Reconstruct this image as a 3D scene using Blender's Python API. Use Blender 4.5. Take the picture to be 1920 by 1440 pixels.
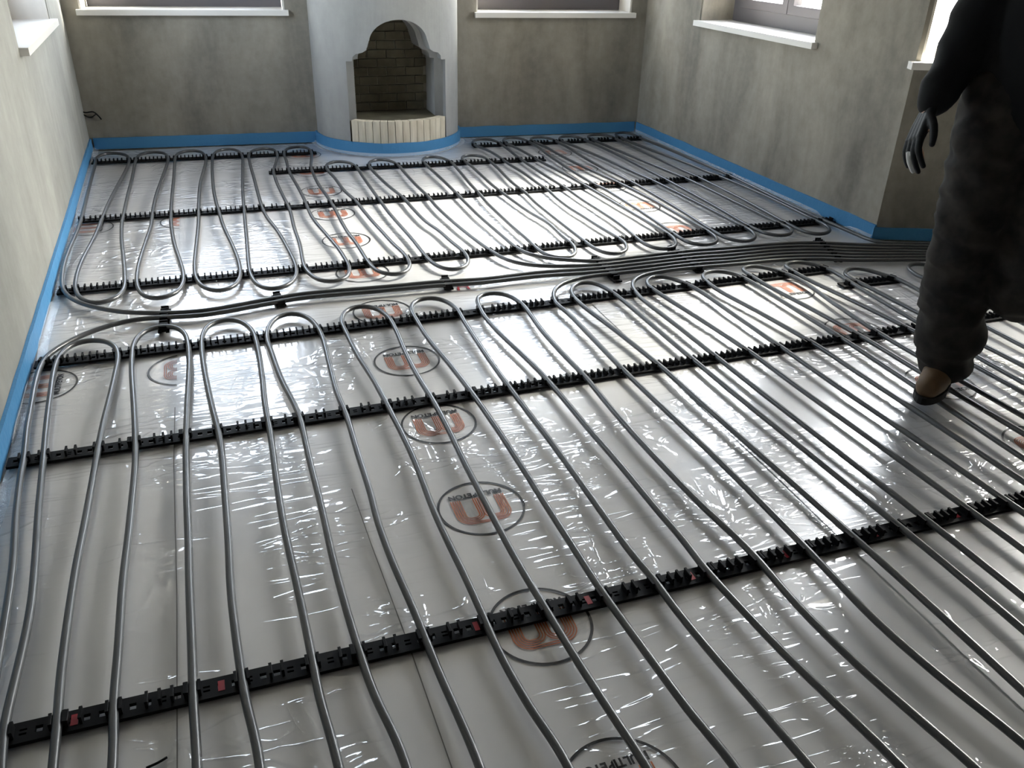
import bpy, bmesh, math, random
import numpy as np
from mathutils import Vector, Matrix, noise

random.seed(7)
for o in list(bpy.data.objects):
    bpy.data.objects.remove(o, do_unlink=True)
scene = bpy.context.scene
C = scene.collection

# ------------------------------------------------------------------ camera
CAM_H = 1.25
FPX = 1569.82
RC = np.array([[0.9457997384, -0.3238509145, 0.0241545030],
               [0.1346657652, 0.4587951017, 0.8782779664],
               [0.2955130903, 0.8274222863, -0.4775399184]])   # rows: right, up, forward
cam_d = bpy.data.cameras.new('camera')
cam_d.sensor_width = 36.0
cam_d.lens = FPX / 1920 * 36.0
cam_d.clip_start = 0.02
cam = bpy.data.objects.new('camera', cam_d)
C.objects.link(cam)
m = Matrix.Identity(4)
for i in range(3):
    m[i][0] = RC[0][i]; m[i][1] = RC[1][i]; m[i][2] = -RC[2][i]
m[0][3], m[1][3], m[2][3] = 0.0, 0.0, CAM_H
cam.matrix_world = m
scene.camera = cam

# ------------------------------------------------------------------ world, exposure
world = bpy.data.worlds.new('sky'); scene.world = world
world.use_nodes = True
wn = world.node_tree.nodes; wl = world.node_tree.links
bg = wn['Background']
sky = wn.new('ShaderNodeTexSky'); sky.sky_type = 'NISHITA'
sky.sun_disc = False
sky.sun_elevation = math.radians(33); sky.sun_rotation = math.radians(78)     # low sun on the right-hand side of the house
sky.air_density = 1.0; sky.dust_density = 3.0; sky.ozone_density = 1.0
hs = wn.new('ShaderNodeHueSaturation'); hs.inputs['Saturation'].default_value = .45      # thin white cloud
wl.new(sky.outputs['Color'], hs.inputs['Color']); wl.new(hs.outputs['Color'], bg.inputs['Color'])
bg.inputs['Strength'].default_value = 3.4
scene.view_settings.view_transform = 'Standard'
scene.view_settings.look = 'None'
scene.view_settings.exposure = 0.30
scene.view_settings.gamma = 1.0
scene.view_settings.use_curve_mapping = False

sun_d = bpy.data.lights.new('veiled_sun', 'SUN'); sun_d.energy = 56.0; sun_d.angle = math.radians(20); sun_d.color = (1.0, .93, .80)
sun = bpy.data.objects.new('veiled_sun', sun_d); C.objects.link(sun); sun.location = (6, 6, 6)
SUN_TO = Vector((-.95, -.29, -.95))
sun.rotation_euler = SUN_TO.to_track_quat('-Z', 'Y').to_euler()

def portal(loc, rot, sx, sy):
    l = bpy.data.lights.new('daylight_portal', 'AREA')
    l.shape = 'RECTANGLE'; l.size = sx; l.size_y = sy
    l.cycles.is_portal = True
    o = bpy.data.objects.new('daylight_portal', l); C.objects.link(o)
    o.location = loc; o.rotation_euler = rot
    return o

# ------------------------------------------------------------------ helpers
def ray(px, py):
    return np.array([(px - 960) / FPX, -(py - 720) / FPX, 1.0]) @ RC
def G(px, py, z=0.0):
    """point at height z of the room that is seen at a picture position"""
    d = ray(px, py); t = (z - CAM_H) / d[2]
    return (d[0] * t, d[1] * t, z)

def tag(o, label=None, cat=None, group=None, kind=None):
    if label: o['label'] = label
    if cat: o['category'] = cat
    if group: o['group'] = group
    if kind: o['kind'] = kind
    return o
def link(name, me, mat=None, parent=None):
    o = bpy.data.objects.new(name, me); C.objects.link(o)
    if mat is not None and len(me.materials) == 0: me.materials.append(mat)
    if parent is not None: o.parent = parent
    return o
def from_bm(name, bm, mat=None, parent=None, smooth=False):
    me = bpy.data.meshes.new(name); bm.to_mesh(me); bm.free()
    if smooth:
        for p in me.polygons: p.use_smooth = True
    return link(name, me, mat, parent)
def empty(name, loc=(0, 0, 0), rz=0):
    o = bpy.data.objects.new(name, None); C.objects.link(o)
    o.location = loc; o.rotation_euler = (0, 0, rz); o.empty_display_size = 0.05
    return o
def box(bm, x0, x1, y0, y1, z0, z1, M=None):
    vs = [bm.verts.new((x, y, z)) for z in (z0, z1) for y in (y0, y1) for x in (x0, x1)]
    if M is not None:
        for v in vs: v.co = M @ v.co
    for f in ((0, 2, 3, 1), (4, 5, 7, 6), (0, 1, 5, 4), (2, 6, 7, 3), (0, 4, 6, 2), (1, 3, 7, 5)):
        bm.faces.new([vs[i] for i in f])
    return vs
def prism(bm, pts, z0, z1):
    a = [bm.verts.new((p[0], p[1], z0)) for p in pts]
    b = [bm.verts.new((p[0], p[1], z1)) for p in pts]
    n = len(pts)
    for i in range(n):
        bm.faces.new((a[i], a[(i + 1) % n], b[(i + 1) % n], b[i]))
    bm.faces.new(a[::-1]); bm.faces.new(b)
def catmull(P, step=0.02):
    P = [np.array(p, float) for p in P]
    P = [2 * P[0] - P[1]] + P + [2 * P[-1] - P[-2]]
    out = []
    for i in range(1, len(P) - 2):
        p0, p1, p2, p3 = P[i - 1:i + 3]
        d1 = max(np.linalg.norm(p1 - p0), 1e-6) ** .5; d2 = max(np.linalg.norm(p2 - p1), 1e-6) ** .5; d3 = max(np.linalg.norm(p3 - p2), 1e-6) ** .5
        m1 = (p1 - p0) / d1 - (p2 - p0) / (d1 + d2) + (p2 - p1) / d2
        m2 = (p2 - p1) / d2 - (p3 - p1) / (d2 + d3) + (p3 - p2) / d3
        m1 *= d2; m2 *= d2
        n = max(2, int(np.linalg.norm(p2 - p1) / step))
        for k in range(n):
            t = k / n
            out.append((2 * t**3 - 3 * t**2 + 1) * p1 + (t**3 - 2 * t**2 + t) * m1 + (-2 * t**3 + 3 * t**2) * p2 + (t**3 - t**2) * m2)
    out.append(P[-2])
    return np.array(out)
def smooth(P, it=2):
    P = P.copy()
    for _ in range(it):
        P[1:-1] = .25 * P[:-2] + .5 * P[1:-1] + .25 * P[2:]
    return P
def tube_mesh(name, path, r, seg=10):
    path = np.array(path); n = len(path)
    t = np.gradient(path, axis=0); t /= np.linalg.norm(t, axis=1)[:, None] + 1e-12
    s = np.cross(t, [0, 0, 1.]); ln = np.linalg.norm(s, axis=1)[:, None]
    s = np.where(ln > 1e-4, s / (ln + 1e-12), [1., 0, 0]); u = np.cross(s, t)
    a = np.arange(seg) * 2 * math.pi / seg
    V = (path[:, None, :] + r * (np.cos(a)[None, :, None] * s[:, None, :] + np.sin(a)[None, :, None] * u[:, None, :])).reshape(-1, 3)
    F = [(i * seg + j, i * seg + (j + 1) % seg, (i + 1) * seg + (j + 1) % seg, (i + 1) * seg + j) for i in range(n - 1) for j in range(seg)]
    F += [tuple(range(seg))[::-1], tuple(range((n - 1) * seg, n * seg))]
    me = bpy.data.meshes.new(name); me.from_pydata(V.tolist(), [], F); me.update()
    for p in me.polygons: p.use_smooth = True
    return me
def baked(obj):
    dg = bpy.context.evaluated_depsgraph_get(); dg.update()
    return bpy.data.meshes.new_from_object(obj.evaluated_get(dg), depsgraph=dg)

# ------------------------------------------------------------------ materials
def mat(name, col, rough=0.5, spec=0.5, metal=0.0, coat=0.0):
    mm = bpy.data.materials.new(name); mm.use_nodes = True
    b = mm.node_tree.nodes['Principled BSDF']
    b.inputs['Base Color'].default_value = (*col, 1)
    b.inputs['Roughness'].default_value = rough
    b.inputs['Specular IOR Level'].default_value = spec
    b.inputs['Metallic'].default_value = metal
    b.inputs['Coat Weight'].default_value = coat
    b.inputs['Coat Roughness'].default_value = 0.06
    return mm
def nodes(mm):
    nt = mm.node_tree
    return nt, nt.nodes, nt.links, nt.nodes['Principled BSDF']
def coords(nt, scale=(1, 1, 1), src='Object'):
    t = nt.nodes.new('ShaderNodeTexCoord'); mp = nt.nodes.new('ShaderNodeMapping')
    mp.inputs['Scale'].default_value = scale
    nt.links.new(t.outputs[src], mp.inputs['Vector'])
    return mp.outputs['Vector']
def nz(nt, vec, scale, detail=4, rough=.55, dist=0):
    n = nt.nodes.new('ShaderNodeTexNoise')
    n.inputs['Scale'].default_value = scale; n.inputs['Detail'].default_value = detail
    n.inputs['Roughness'].default_value = rough; n.inputs['Distortion'].default_value = dist
    nt.links.new(vec, n.inputs['Vector'])
    return n.outputs['Fac']
def ramp(nt, fac, stops):
    r = nt.nodes.new('ShaderNodeValToRGB')
    e = r.color_ramp.elements
    while len(e) < len(stops): e.new(.5)
    for q, (p, c) in zip(e, stops):
        q.position = p; q.color = (*c, 1) if len(c) == 3 else c
    nt.links.new(fac, r.inputs['Fac'])
    return r.outputs['Color']
def math_n(nt, op, a, b=None):
    n = nt.nodes.new('ShaderNodeMath'); n.operation = op
    for i, v in enumerate((a, b)):
        if v is None: continue
        if isinstance(v, (int, float)): n.inputs[i].default_value = v
        else: nt.links.new(v, n.inputs[i])
    return n.outputs[0]
def bump(nt, h, dist, strength=1.0):
    b = nt.nodes.new('ShaderNodeBump')
    b.inputs['Distance'].default_value = dist; b.inputs['Strength'].default_value = strength
    nt.links.new(h, b.inputs['Height'])
    return b.outputs['Normal']

def plaster(name, base, var=0.16):
    mm = mat(name, base, 0.88, 0.25)
    nt, N, L, b = nodes(mm)
    v1 = coords(nt, (1, 1, .28)); v2 = coords(nt, (1, 1, 1))
    a = nz(nt, v1, 3.2, 5, .6, .4); c = nz(nt, v2, 16, 5, .65)
    mix = math_n(nt, 'ADD', math_n(nt, 'MULTIPLY', a, .75), math_n(nt, 'MULTIPLY', c, .25))
    lo = tuple(x * (1 - var * 1.7) for x in base); hi = tuple(min(1, x * (1 + var * 1.5)) for x in base)
    col = ramp(nt, mix, [(.30, lo), (.52, base), (.72, hi)])
    L.new(col, b.inputs['Base Color'])
    L.new(bump(nt, math_n(nt, 'ADD', a, math_n(nt, 'MULTIPLY', c, .4)), .006, .5), b.inputs['Normal'])
    return mm
M_WALL = plaster('cement_plaster', (0.285, 0.264, 0.226), .27)
M_WALL_LIT = plaster('cement_plaster_lit', (0.29, 0.288, 0.268), .16)  # lighter copy of the wall plaster, window light on the left wall painted in
M_CEIL = mat('ceiling_paint', (0.36, 0.35, 0.33), .9, .2)
M_CHIM = plaster('chimney_plaster', (0.33, 0.33, 0.32), .12)
M_REVEAL = plaster('white_reveal_plaster', (0.66, 0.63, 0.58), .07)
M_SILL = mat('white_marble', (0.82, 0.80, 0.77), .3, .5)
M_FRAME = mat('grey_window_frame', (0.13, 0.122, 0.132), .45, .4)
M_SLAB = mat('insulation_board', (0.55, 0.55, 0.53), .8, .2)
M_BLUE = mat('blue_foam', (0.060, 0.225, 0.44), .55, .35)
nt, N, L, b = nodes(M_BLUE)
L.new(bump(nt, nz(nt, coords(nt), 45, 3), .004, .6), b.inputs['Normal'])
M_RAIL = mat('black_plastic', (0.004, 0.004, 0.0045), .6, .15)
M_PIPE = mat('grey_pipe', (0.046, 0.049, 0.053), .36, .6, coat=.35)
M_PIPE.node_tree.nodes['Principled BSDF'].inputs['Coat Roughness'].default_value = .22
M_RED = mat('red_print', (0.35, 0.02, 0.03), .5)
M_BLACKPRINT = mat('black_print', (0.005, 0.005, 0.007), .4, .4, coat=.35)
M_COPPER = mat('copper_print', (0.36, 0.085, 0.016), .4, .4, coat=.35)
M_BRICK = mat('cream_brick', (0.62, 0.56, 0.44), .85, .2)
nt, N, L, b = nodes(M_BRICK)
L.new(ramp(nt, nz(nt, coords(nt, (1, 1, .15)), 30, 3), [(.3, (.50, .44, .33)), (.7, (.72, .66, .54))]), b.inputs['Base Color'])
M_FIREBRICK = mat('sooty_shaded_firebrick', (0.20, 0.17, 0.11), .9, .15)
nt, N, L, b = nodes(M_FIREBRICK)
L.new(ramp(nt, nz(nt, coords(nt), 9, 3), [(.3, (.075, .066, .045)), (.7, (.14, .125, .085))]), b.inputs['Base Color'])  # soot tone, darkened further to paint in the shade inside the niche
M_MORTAR = mat('mortar', (0.33, 0.30, 0.24), .95, .1)

# foil: pale film with pulled creases, laid over insulation boards
def foil(name, base, wr=1.0, seed=0.0):
    mm = mat(name, base, .30, 1.0, coat=1.0)
    nt, N, L, b = nodes(mm)
    b.inputs['Coat Roughness'].default_value = .045; b.inputs['Coat IOR'].default_value = 1.75
    t = N.new('ShaderNodeTexCoord')
    def mapped(scale, loc=(0, 0, 0), rot=0):
        mp = N.new('ShaderNodeMapping'); mp.inputs['Scale'].default_value = scale
        mp.inputs['Location'].default_value = (loc[0] + seed, loc[1] + seed * 1.7, 0)
        mp.inputs['Rotation'].default_value = (0, 0, rot)
        L.new(t.outputs['Object'], mp.inputs['Vector']); return mp.outputs['Vector']
    # creases pulled across the sheet
    def ridge(v, k, p):       # thin raised lines where the noise crosses its middle value
        v = math_n(nt, 'MAXIMUM', math_n(nt, 'SUBTRACT', 1.0, math_n(nt, 'ABSOLUTE', math_n(nt, 'MULTIPLY', math_n(nt, 'SUBTRACT', v, .5), k))), 0.0)
        return math_n(nt, 'POWER', v, p)
    w1 = ridge(nz(nt, mapped((4.5, 26, 1)), 1.0, 1.2, .45, .5), 5.0, 2.2)
    w2 = ridge(nz(nt, mapped((5, 13, 1), (3, 1, 0), .6), 1.0, 1.5, .5, 1.1), 7.0, 2.6)
    w3 = ridge(nz(nt, mapped((10, 3.5, 1), (8, 4, 0), -.5), 1.0, 1.0, .5, .8), 9.0, 2.6)
    patch = ramp(nt, nz(nt, mapped((2.0, 1.3, 1), (7, 2, 0)), 1.0, 2), [(.45, (.05,) * 3), (.64, (1,) * 3)])
    patch2 = ramp(nt, nz(nt, mapped((3.1, 2.6, 1), (2, 6, 0)), 1.0, 1), [(.50, (.0,) * 3), (.60, (1,) * 3)])
    swell = nz(nt, mapped((3, 5, 1)), 1.0, 2)
    h = math_n(nt, 'ADD', math_n(nt, 'MULTIPLY', w1, patch), math_n(nt, 'MULTIPLY', math_n(nt, 'ADD', math_n(nt, 'MULTIPLY', w2, 1.5), w3), patch2))
    h = math_n(nt, 'ADD', h, math_n(nt, 'MULTIPLY', swell, 1.2))
    nrm = bump(nt, h, .0030 * wr, 1.0)
    L.new(nrm, b.inputs['Coat Normal'])
    L.new(bump(nt, swell, .0012 * wr, 1.0), b.inputs['Normal'])
    st = nz(nt, mapped((1.6, 1.1, 1), (1, 9, 0)), 1.0, 5, .6)
    col = ramp(nt, st, [(.3, tuple(x * .86 for x in base)), (.5, base), (.72, tuple(min(1, x * 1.07) for x in base))])
    L.new(col, b.inputs['Base Color'])
    return mm
M_FOIL = foil('printed_film', (0.56, 0.56, 0.57))

M_FLAP = bpy.data.materials.new('clear_film'); M_FLAP.use_nodes = True
nt = M_FLAP.node_tree; N = nt.nodes; L = nt.links; b = N['Principled BSDF']
b.inputs['Base Color'].default_value = (.80, .86, .92, 1); b.inputs['Roughness'].default_value = .12
tr = N.new('ShaderNodeBsdfTransparent'); mx = N.new('ShaderNodeMixShader'); mx.inputs[0].default_value = .30
L.new(tr.outputs[0], mx.inputs[1]); L.new(b.outputs[0], mx.inputs[2]); L.new(mx.outputs[0], N['Material Output'].inputs['Surface'])
L.new(bump(nt, nz(nt, coords(nt, (30, 14, 30)), 1.0, 4, .6, 1.0), .006, 1.0), b.inputs['Normal'])
M_GLASS = bpy.data.materials.new('window_glass'); M_GLASS.use_nodes = True
nt = M_GLASS.node_tree; N = nt.nodes; L = nt.links; b = N['Principled BSDF']
b.inputs['Base Color'].default_value = (.9, .95, .95, 1); b.inputs['Roughness'].default_value = .02
tr = N.new('ShaderNodeBsdfTransparent'); tr.inputs[0].default_value = (.93, .95, .95, 1)
mx = N.new('ShaderNodeMixShader'); gl = N.new('ShaderNodeBsdfGlossy'); gl.inputs['Roughness'].default_value = .01
mx.inputs[0].default_value = .05; L.new(tr.outputs[0], mx.inputs[1]); L.new(gl.outputs[0], mx.inputs[2]); L.new(mx.outputs[0], N['Material Output'].inputs['Surface'])

# ------------------------------------------------------------------ room shell
P_LF, P_BL, P_BR, P_PI, P_RE, P_RF = (-.532, -2.2), (-.722, 5.70), (2.83, 5.46), (2.87, 3.03), (5.6, 1.94), (5.6, -2.2)
ZC = 2.75
def wall_frame(A, B):
    A = Vector((*A, 0)); B = Vector((*B, 0)); d = (B - A); ln = d.length; d.normalize()
    n = Vector((-d.y, d.x, 0))          # outward (left of A->B)
    M = Matrix(((d.x, n.x, 0, A.x), (d.y, n.y, 0, A.y), (0, 0, 1, 0), (0, 0, 0, 1)))
    return M, ln
def wall(name, A, B, thick, openings, label, s0=0.0, s1x=0.0, lip=None):
    """inner face from A to B, body to the left of that direction; openings (s0, s1, z0, z1)"""
    M, ln = wall_frame(A, B)
    xs = sorted({s0, ln + s1x} | {v for o in openings for v in o[:2]})
    zs = sorted({0.0, ZC} | {v for o in openings for v in o[2:]})
    zs[0] = -.05
    bm = bmesh.new()
    # one column per strip, merged vertically where there is no opening
    for xa, xb in zip(xs[:-1], xs[1:]):
        run = None
        for za, zb in zip(zs[:-1], zs[1:]):
            hole = any(o[0] <= xa + 1e-6 and xb <= o[1] + 1e-6 and o[2] <= max(za, 0) + 1e-6 and zb <= o[3] + 1e-6 for o in openings)
            if hole:
                if run: box(bm, xa, xb, 0, thick, run[0], run[1], M); run = None
            else:
                run = (run[0], zb) if run else (za, zb)
        if run: box(bm, xa, xb, 0, thick, run[0], run[1], M)
    if lip: box(bm, ln + s1x, ln, 0, lip, -.05, ZC, M)
    bmesh.ops.remove_doubles(bm, verts=bm.verts, dist=1e-5)
    # walls stand on the floor
    bmesh.ops.recalc_face_normals(bm, faces=bm.faces)
    o = from_bm(name, bm, M_WALL_LIT if name == 'wall_left' else M_WALL)
    return tag(o, label, 'wall', kind='structure'), M

WT = .34
def sx(M, x, y):        # position along a wall of a plan point
    return (M.inverted() @ Vector((x, y, 0))).x
Mb, lb = wall_frame(P_BL, P_BR); Ml, ll = wall_frame(P_LF, P_BL); Mr, lr = wall_frame(P_BR, P_PI); Mp, lp = wall_frame(P_PI, P_RE); Me, le = wall_frame(P_RE, P_RF)
W1 = (sx(Mb, -.634, 5.69), sx(Mb, .495, 5.6), .76, 2.25)
W2 = (sx(Mb, 1.668, 5.54), sx(Mb, 2.722, 5.46), .75, 2.25)
W3 = (sx(Mr, 2.84, 4.79), sx(Mr, 2.86, 3.70), .765, 2.25)
W4 = (sx(Ml, -.68, 3.93), sx(Ml, -.70, 5.08), .765, 2.25)
W6 = (sx(Ml, -.6, .2), sx(Ml, -.6, 1.35), .765, 2.25)
W5 = (.02, .62, .765, 2.30)
W7 = (1.45, 2.45, .765, 2.25)
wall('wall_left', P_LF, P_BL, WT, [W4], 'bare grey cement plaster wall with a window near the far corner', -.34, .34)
wall('wall_back', P_BL, P_BR, .52, [W1, W2], 'dark grey plaster wall behind the fireplace with two windows', 0, .0)
wall('wall_right', P_BR, P_PI, WT, [W3], 'mottled grey plaster wall ending at an outer corner, one window', -.34, -.34, .018)
wall('wall_recess', P_PI, P_RE, WT, [W5, W7], 'shaded plaster wall running off from the outer corner under a sill', 0, .34)
wall('wall_far_right', P_RE, P_RF, .2, [], 'plain plaster wall at the far right end of the room', 0, 0)
wall('wall_front', P_RF, P_LF, .2, [], 'plain plaster wall opposite the fireplace', -.2, .2)
OUTL = [(-.85, -2.4), (-1.06, 6.22), (3.19, 5.95), (3.21, 3.33), (5.9, 2.25), (5.9, -2.4)][::-1]
bm = bmesh.new(); prism(bm, OUTL, ZC, ZC + .15); bmesh.ops.recalc_face_normals(bm, faces=bm.faces)
tag(from_bm('ceiling', bm, M_CEIL), 'plain pale ceiling over the room', 'ceiling', kind='structure')
bm = bmesh.new(); prism(bm, OUTL, -.25, -.004); bmesh.ops.recalc_face_normals(bm, faces=bm.faces)
tag(from_bm('floor', bm, M_SLAB), 'floor of pale insulation boards under the plastic film', 'floor', kind='structure')

bm = bmesh.new(); box(bm, -40, 40, -40, 40, -.60, -.40)
tag(from_bm('ground', bm, mat('pale_gravel', (.42, .40, .36), .9, .2)), 'pale gravel ground outside the house', 'ground', kind='structure')
wcount = [0]
def window(M, W, depth, label, over=(.012, .02), proud=.035, mull=1, reveal=M_REVEAL, sill=True, fcol=M_FRAME, light=True, fw=.075, g=.05):
    s0, s1, z0, z1 = W
    wcount[0] += 1
    root = empty('window_%d' % wcount[0]); tag(root, label, 'window', kind='structure')
    e = .001
    # plaster lining of the reveal
    bm = bmesh.new()
    box(bm, s0 + e, s0 + .012, .004, depth, z0 + .03, z1 - e, M); box(bm, s1 - .012, s1 - e, .004, depth, z0 + .03, z1 - e, M)
    box(bm, s0 + .012, s1 - .012, .004, depth, z1 - .012, z1 - e, M)
    from_bm('reveal', bm, reveal, root)
    if sill:
        bm = bmesh.new()
        box(bm, s0 - over[0], s1 + over[1], -proud, -.0005, z0 + .001, z0 + .031, M)
        box(bm, s0 + .002, s1 - .002, -.0005, depth + .02, z0 + .001, z0 + .031, M)
        bmesh.ops.remove_doubles(bm, verts=bm.verts, dist=1e-5)
        from_bm('sill', bm, M_SILL, root)
    zb = z0 + .031 if sill else z0 + .001
    a, c = s0 + .013, s1 - .013
    bm = bmesh.new()
    box(bm, a, a + fw, depth, depth + .06, zb, z1 - .013, M); box(bm, c - fw, c, depth, depth + .06, zb, z1 - .013, M)
    box(bm, a + fw, c - fw, depth, depth + .06, zb, zb + fw, M); box(bm, a + fw, c - fw, depth, depth + .06, z1 - .013 - fw, z1 - .013, M)
    from_bm('frame', bm, fcol, root)
    w = (c - a - 2 * fw) / (mull + 1)
    for k in range(mull + 1):
        u0, u1 = a + fw + k * w, a + fw + (k + 1) * w
        bm = bmesh.new()
        z2, z3 = zb + fw, z1 - .013 - fw
        box(bm, u0 + .003, u0 + g, depth - .012, depth + .04, z2 + .003, z3 - .003, M); box(bm, u1 - g, u1 - .003, depth - .012, depth + .04, z2 + .003, z3 - .003, M)
        box(bm, u0 + g, u1 - g, depth - .012, depth + .04, z2 + .003, z2 + g, M); box(bm, u0 + g, u1 - g, depth - .012, depth + .04, z3 - g, z3 - .003, M)
        s = from_bm('sash', bm, fcol, root)
        bm = bmesh.new()
        box(bm, u0 + g, u1 - g, depth + .008, depth + .012, z2 + g, z3 - g, M)
        from_bm('pane', bm, M_GLASS, s)
    if light:
        c3 = M @ Vector(((s0 + s1) / 2, depth + .07, (z0 + z1) / 2)); n = -(M.to_3x3() @ Vector((0, 1, 0)))
        portal(c3, (n).to_track_quat('-Z', 'Z').to_euler(), s1 - s0, z1 - z0)
    return root
window(Mb, W1, .20, 'window with white sill left of the fireplace')
window(Mb, W2, .20, 'window with white sill between the fireplace and the right corner')
window(Mr, W3, .22, 'window with white sill in the wall on the right', reveal=M_WALL)
window(Mp, W7, .24, 'second window in the recess wall, behind the person')
window(Ml, W4, .20, 'window with bright white sill in the wall on the left')
window(Mp, W5, .24, 'bright window above the dark recess wall, beside the black sleeve', over=(.05, .02), proud=.05, mull=0, fw=.02, g=.02, fcol=M_SILL)

# ------------------------------------------------------------------ fireplace
FX, FY, FR = 1.082, 5.577, .455
TILT = math.atan2(P_BR[1] - P_BL[1], P_BR[0] - P_BL[0])
def arc(a0, a1, n, r=FR):
    return [(FX + r * math.cos(a0 + (a1 - a0) * i / n), FY + r * math.sin(a0 + (a1 - a0) * i / n)) for i in range(n + 1)]
fire = empty('fireplace', (FX, FY - FR, 0)); tag(fire, 'rounded plaster fireplace with an arched niche and cream brick hearth', 'fireplace')
def under(o, p):      # parent, keeping the world place
    o.parent = p; o.matrix_parent_inverse = p.matrix_basis.inverted(); return o
bm = bmesh.new(); prism(bm, arc(math.pi + TILT, 2 * math.pi + TILT, 64) , .008, ZC - .002)
bmesh.ops.recalc_face_normals(bm, faces=bm.faces)
chim = from_bm('chimney_breast', bm, M_CHIM)
def niche_profile(rect_h, k=1.0):
    h = [(.300 * k, -.02), (.300 * k, .545), (.268 * k, .548), (.264 * k, .572), (.245 * k, .590), (.212 * k, .598), (.190 * k, .612), (.180 * k, .645)]
    for i in range(1, 12):
        a = i / 12 * math.pi / 2
        h.append((.172 * k * math.cos(a), .65 + .128 * math.sin(a)))
    pts = [(x, z) for x, z in h] + [(0, .778)] + [(-x, z) for x, z in h[::-1]]
    return pts
def cutter(pts, y0, y1):
    bm = bmesh.new()
    a = [bm.verts.new((FX + x, y0, z)) for x, z in pts]; c = [bm.verts.new((FX + x, y1, z)) for x, z in pts]
    n = len(pts)
    for i in range(n): bm.faces.new((a[i], c[i], c[(i + 1) % n], a[(i + 1) % n]))
    bm.faces.new(a); bm.faces.new(c[::-1])
    bmesh.ops.recalc_face_normals(bm, faces=bm.faces)
    return from_bm('cutter', bm)
c1 = cutter(niche_profile(0), 4.8, 5.30); c2 = cutter(niche_profile(0, .82), 4.9, 5.53)
for cc in (c1, c2):
    md = chim.modifiers.new('cut', 'BOOLEAN'); md.object = cc; md.operation = 'DIFFERENCE'; md.solver = 'EXACT'
me = baked(chim); chim.modifiers.clear(); chim.data = me
me.materials.clear(); me.materials.append(M_CHIM)
for cc in (c1, c2): bpy.data.objects.remove(cc, do_unlink=True)
under(chim, fire)
# hearth: soldier course of cream bricks following the round front
HZ = .212
half = math.asin(.292 / FR)
nb = 14
core = bmesh.new()
a0, a1 = 1.5 * math.pi - half, 1.5 * math.pi + half
inn = arc(a0 + .005, a1 - .005, 20, FR - .05)
prism(core, inn + [(FX + .29, 5.295), (FX - .29, 5.295)], .008, HZ - .016)
bmesh.ops.recalc_face_normals(core, faces=core.faces)
hearth = from_bm('hearth', core, M_MORTAR); under(hearth, fire)
bm = bmesh.new(); top = arc(a0 + .01, a1 - .01, 20, FR - .051)
prism(bm, top + [(FX + .242, 5.295), (FX + .242, 5.52), (FX - .242, 5.52), (FX - .242, 5.295)], HZ - .0155, HZ - .004)
bmesh.ops.recalc_face_normals(bm, faces=bm.faces)
ht = from_bm('hearth_top', bm, M_FIREBRICK); under(ht, fire)
for k in range(nb):
    b0 = a0 + (a1 - a0) * k / nb + .0035; b1 = a0 + (a1 - a0) * (k + 1) / nb - .0035
    bm = bmesh.new(); j = random.uniform(-.0012, .0012)
    prism(bm, arc(b0, b1, 3, FR + .002 + j) + arc(b1, b0, 3, FR - .048), .008, HZ + random.uniform(-.001, .001))
    bmesh.ops.recalc_face_normals(bm, faces=bm.faces)
    under(from_bm('brick', bm, M_BRICK), hearth)
lin = bmesh.new(); box(lin, FX - .245, FX + .245, 5.515, 5.528, HZ - .003, .77)
lining = from_bm('niche_lining', lin, M_MORTAR); under(lining, fire)
bw, bh = .118, .052
r = 0; z = HZ
while z < .76:
    x = -.245 - (bw / 2 if r % 2 else 0)
    while x < .245:
        xa, xb = max(x + .003, -.243), min(x + bw - .003, .243)
        if xb - xa > .02:
            bm = bmesh.new(); box(bm, FX + xa, FX + xb, 5.500 + random.uniform(0, .004), 5.5145, z + .002, z + bh - .004)
            under(from_bm('brick', bm, M_FIREBRICK), lining)
        x += bw
    z += bh; r += 1

# ------------------------------------------------------------------ film sheets with printed marks
def sheet(x0, x1, y0, y1, z, label, seed, slope=0.0, wave=.0012):
    nx = max(2, int((x1 - x0) / .06)); ny = max(2, int((y1 - y0) / .06))
    V = []; F = []
    for j in range(ny + 1):
        for i in range(nx + 1):
            x = x0 + (x1 - x0) * i / nx; y = y0 + (y1 - slope * (x - x0) - y0) * j / ny
            if i in (0, nx): x += .004 * noise.noise(Vector((y * 3, seed, 0)))
            V.append((x, y, z + wave * noise.noise(Vector((x * 5, y * 9, seed)))))
    for j in range(ny):
        for i in range(nx):
            a = j * (nx + 1) + i; F.append((a, a + 1, a + nx + 2, a + nx + 1))
    me = bpy.data.meshes.new('plastic_sheet'); me.from_pydata(V, [], F)
    for p in me.polygons: p.use_smooth = True
    o = link('plastic_sheet', me, M_FOIL)
    return tag(o, label, 'plastic sheet', 'film sheets on the floor')
# print meshes
def strand(bm, pts, w):
    pts = [Vector((p[0], p[1], 0)) for p in pts]; n = len(pts); L_ = []; R_ = []
    for i, p in enumerate(pts):
        t = (pts[min(i + 1, n - 1)] - pts[max(i - 1, 0)]).normalized(); s = Vector((-t.y, t.x, 0)) * w / 2
        L_.append(bm.verts.new(p + s)); R_.append(bm.verts.new(p - s))
    for i in range(n - 1): bm.faces.new((R_[i], R_[i + 1], L_[i + 1], L_[i]))
def round_arch(xl, xr, yb, yt, r):
    r = min(r, (xr - xl) / 2)
    p = [(xl, yb)]
    for i in range(7):
        a = math.pi - i / 6 * math.pi / 2; p.append((xl + r + r * math.cos(a), yt - r + r * math.sin(a)))
    for i in range(7):
        a = math.pi / 2 - i / 6 * math.pi / 2; p.append((xr - r + r * math.cos(a), yt - r + r * math.sin(a)))
    p.append((xr, yb))
    return p
LR = .108
bm = bmesh.new(); n = 56; ri, ro = LR - .0060, LR
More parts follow.
